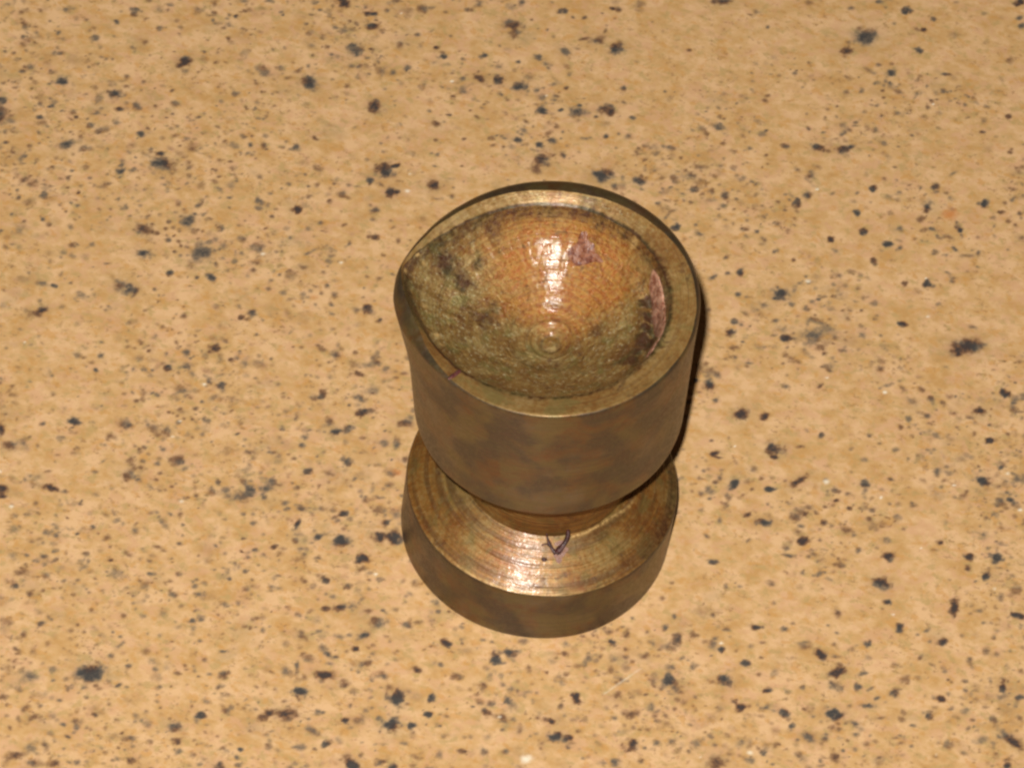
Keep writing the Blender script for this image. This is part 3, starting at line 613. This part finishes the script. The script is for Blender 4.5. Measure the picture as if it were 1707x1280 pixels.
def cup_z(x, y):
    """height (mm, head frame) of the cup at x, y"""
    r = math.hypot(x, y); d = math.degrees(math.atan2(y, x)) % 360
    c = int(round(d/360*N)) % N
    rr_ = np.hypot(K[:, c, 0], K[:, c, 1])[::-1]; zz = K[:, c, 2][::-1]
    return float(np.interp(r, rr_, zz))

def head_world(x, y, z):
    return head.rotation_euler.to_matrix() @ (Vector((x, y, z))*MM) + head.location

# ---------------------------------------------------------------- dried scraps stuck to the metal
def flesh(name, c1, c2, rough=0.35, sss=0.15):
    m = NT(name); P = m.coords_mm()
    a = m.noise(P, 2.4, 4, 0.68, 0.5); b = m.noise(P, 6.0, 3, 0.6)
    m.set(m.bsdf.inputs["Base Color"], m.mix(m.mapr(a, 0.40, 0.58), col(*c1), col(*c2)))
    m.set(m.bsdf.inputs["Roughness"], m.mapr(b, 0.3, 0.7, rough-0.1, rough+0.15))
    m.bsdf.inputs["Subsurface Weight"].default_value = sss
    m.bsdf.inputs["Subsurface Scale"].default_value = 0.4*MM
    m.set(m.bsdf.inputs["Normal"], m.bump(b, 0.08, 0.8))
    return m.mat

def lump(name, pts, height, mat, label, seed, surf, to_world, cat="tissue scrap"):
    """an uneven crust: outline pts (mm) pulled up in the middle, laid on the surface surf(x, y)"""
    rnd = np.random.default_rng(seed); nn = Noise(seed)
    pts = np.array(pts, float); n = len(pts); c = pts.mean(0)
    M_ = n*8
    u = np.arange(M_)/8.0; i0 = u.astype(int); f = u-i0
    p0, p1, p2, p3 = pts[(i0-1) % n], pts[i0 % n], pts[(i0+1) % n], pts[(i0+2) % n]
    f = f[:, None]
    out = 0.5*((2*p1)+(-p0+p2)*f+(2*p0-5*p1+4*p2-p3)*f**2+(-p0+3*p1-3*p2+p3)*f**3)
    out = out + (rnd.random((M_, 2))-0.5)*0.04
    R = 14; rows = []
    for k in range(R+1):
        t = k/R; q = c+(out-c)*(1-t*0.995)
        lift = height*(1-(1-t)**2.2)*(0.45+1.1*nn(q[:, 0]*1.8+5, q[:, 1]*1.8+5))
        if k == 0: lift = lift*0-0.05
        rows.append([to_world(x, y, surf(x, y)+l) for (x, y), l in zip(q, lift)])
    W = np.array([[tuple(v) for v in r_] for r_ in rows])/MM
    o_ = W[0].mean(0)
    o = link(name, grid_mesh(name, W-o_, True, flip=False), mat)
    o.location = Vector(o_)*MM
    o["label"] = label; o["category"] = cat
    return o

def tube(pts, rad, mat, name, parent, sides=8):
    """tapered bent strand through pts (mm)"""
    P_ = [Vector(p) for p in pts]
    dense = []
    for i in range(len(P_)-1):
        a = P_[max(i-1, 0)]; b = P_[i]; c = P_[i+1]; d = P_[min(i+2, len(P_)-1)]
        for k in range(6):
            f = k/6; dense.append(0.5*((2*b)+(-a+c)*f+(2*a-5*b+4*c-d)*f*f+(-a+3*b-3*c+d)*f**3))
    dense.append(P_[-1]); n = len(dense); rows = []
    for i, p in enumerate(dense):
        t = (dense[min(i+1, n-1)]-dense[max(i-1, 0)]).normalized()
        s = t.cross(Vector((0, 0, 1))).normalized(); v = s.cross(t)
        w = rad[0]+(rad[1]-rad[0])*i/(n-1)
        w *= (0.15 if i in (0, n-1) else 1.0)*(1+0.14*math.sin(i*0.55+1))
        rows.append([tuple(p+(s*math.cos(2*math.pi*j/sides)*1.4+v*math.sin(2*math.pi*j/sides))*w) for j in range(sides)])
    return link(name, grid_mesh(name, np.array(rows), True), mat, parent)

PINK = flesh("pale_flesh", (0.19, 0.070, 0.040), (0.44, 0.235, 0.155), 0.4)
MAUVE = flesh("mauve_flesh", (0.12, 0.030, 0.014), (0.26, 0.105, 0.055), 0.3)
MAROON = flesh("dried_blood", (0.030, 0.007, 0.006), (0.062, 0.015, 0.012), 0.45)
FILM = flesh("thin_blood_film", (0.24, 0.115, 0.070), (0.19, 0.080, 0.055), 0.4, 0.0)
CRIM = flesh("crimson_smear", (0.085, 0.018, 0.020), (0.13, 0.045, 0.035), 0.5)

lump("tissue_scrap", [(5.95, 3.5), (6.45, 2.7), (6.88, 1.4), (7.12, 0.1), (7.18, -1.2), (6.98, -1.8), (6.68, -1.2), (6.45, -0.2), (6.25, 0.8), (6.05, 1.9), (5.80, 2.9)],
     0.45, PINK, "long pale pink wedge of tissue along the right inner wall of the cup", 5, cup_z, head_world)
lump("tissue_scrap", [(0.35, 5.20), (0.45, 5.60), (0.85, 5.85), (1.05, 6.30), (1.45, 6.35), (1.65, 5.95), (2.05, 5.75), (2.15, 5.35), (2.55, 5.05), (2.75, 4.72), (2.2, 4.80), (1.6, 4.70), (1.0, 4.62), (0.65, 4.90)],
     0.17, MAUVE, "small mauve scrap of tissue beside the bright highlight on the cup's far slope", 6, cup_z, head_world)
lump("tissue_scrap", [(6.55, -2.75), (6.86, -2.15), (7.0, -1.85), (6.66, -1.75), (6.40, -2.1), (6.25, -2.6), (6.2, -3.1)],
     0.2, PINK, "short tan crumb of tissue below the pink wedge, near the cup's right lip", 8, cup_z, head_world)
def rim_z(x, y):
    r = math.hypot(x, y); d = math.degrees(math.atan2(y, x)) % 360
    c = int(round(d/360*N)) % N
    a = H[-16:, c]; rr_ = np.hypot(a[:, 0], a[:, 1])[::-1]
    return float(np.interp(r, rr_, a[:, 2][::-1]))
lump("blood_smear", [(-5.02, -6.12), (-4.86, -6.32), (-5.12, -6.78), (-5.42, -7.12), (-5.60, -7.02), (-5.36, -6.60)],
     0.05, CRIM, "small crimson smear across the front left of the rim", 11, rim_z, head_world, "blood smear")

lump("blood_stain", [(1.15, -5.75), (1.75, -5.5), (2.2, -5.45), (2.35, -5.9), (2.15, -6.5), (1.85, -6.95), (1.45, -6.75), (1.1, -6.3)], 0.02, FILM,
     "thin mauve film of dried blood under the curled red shred", 17,
     lambda x, y: 5.34+(8.85-math.hypot(x, y))*0.632, lambda x, y, z: Vector((x, y, z))*MM, "blood stain")
fib = bpy.data.objects.new("red_fibre", None); scene.collection.objects.link(fib)
fib.location = Vector((1.5, -5.9, 7.0))*MM
fib["label"] = "curled dark red shred on the golden shoulder below the head"; fib["category"] = "fibre"
def cone(x, y, l=0.1): return (x-1.5, y+5.9, 5.34+(8.85-math.hypot(x, y))*0.632+l-7.0)
tube([cone(1.55, -4.95-0.35, 1.0), cone(2.0, -5.15, 0.62), cone(2.12, -5.45, 0.42), cone(1.98, -5.85, 0.30), cone(1.72, -6.2, 0.18), cone(1.52, -6.42, 0.08)], (0.06, 0.17), MAROON, "strand", fib)
tube([cone(1.55, -6.42, 0.08), cone(1.25, -6.25, 0.14), cone(1.0, -5.98, 0.16), cone(0.82, -5.72, 0.2), cone(0.74, -5.55, 0.3)], (0.12, 0.035), MAROON, "strand", fib)
tube([cone(1.0, -6.05, 0.08), cone(0.8, -6.02, 0.07), cone(0.52, -6.1, 0.03)], (0.06, 0.04), MAROON, "strand", fib)
lump("tissue_scrap", [(0.62, -6.88), (0.82, -6.98), (1.05, -6.86), (0.98, -6.74), (0.72, -6.74)], 0.05, MAROON,
     "tiny dark red crumb just below the curled red shred", 14,
     lambda x, y: 5.34+(8.85-math.hypot(x, y))*0.632, lambda x, y, z: Vector((x, y, z))*MM)
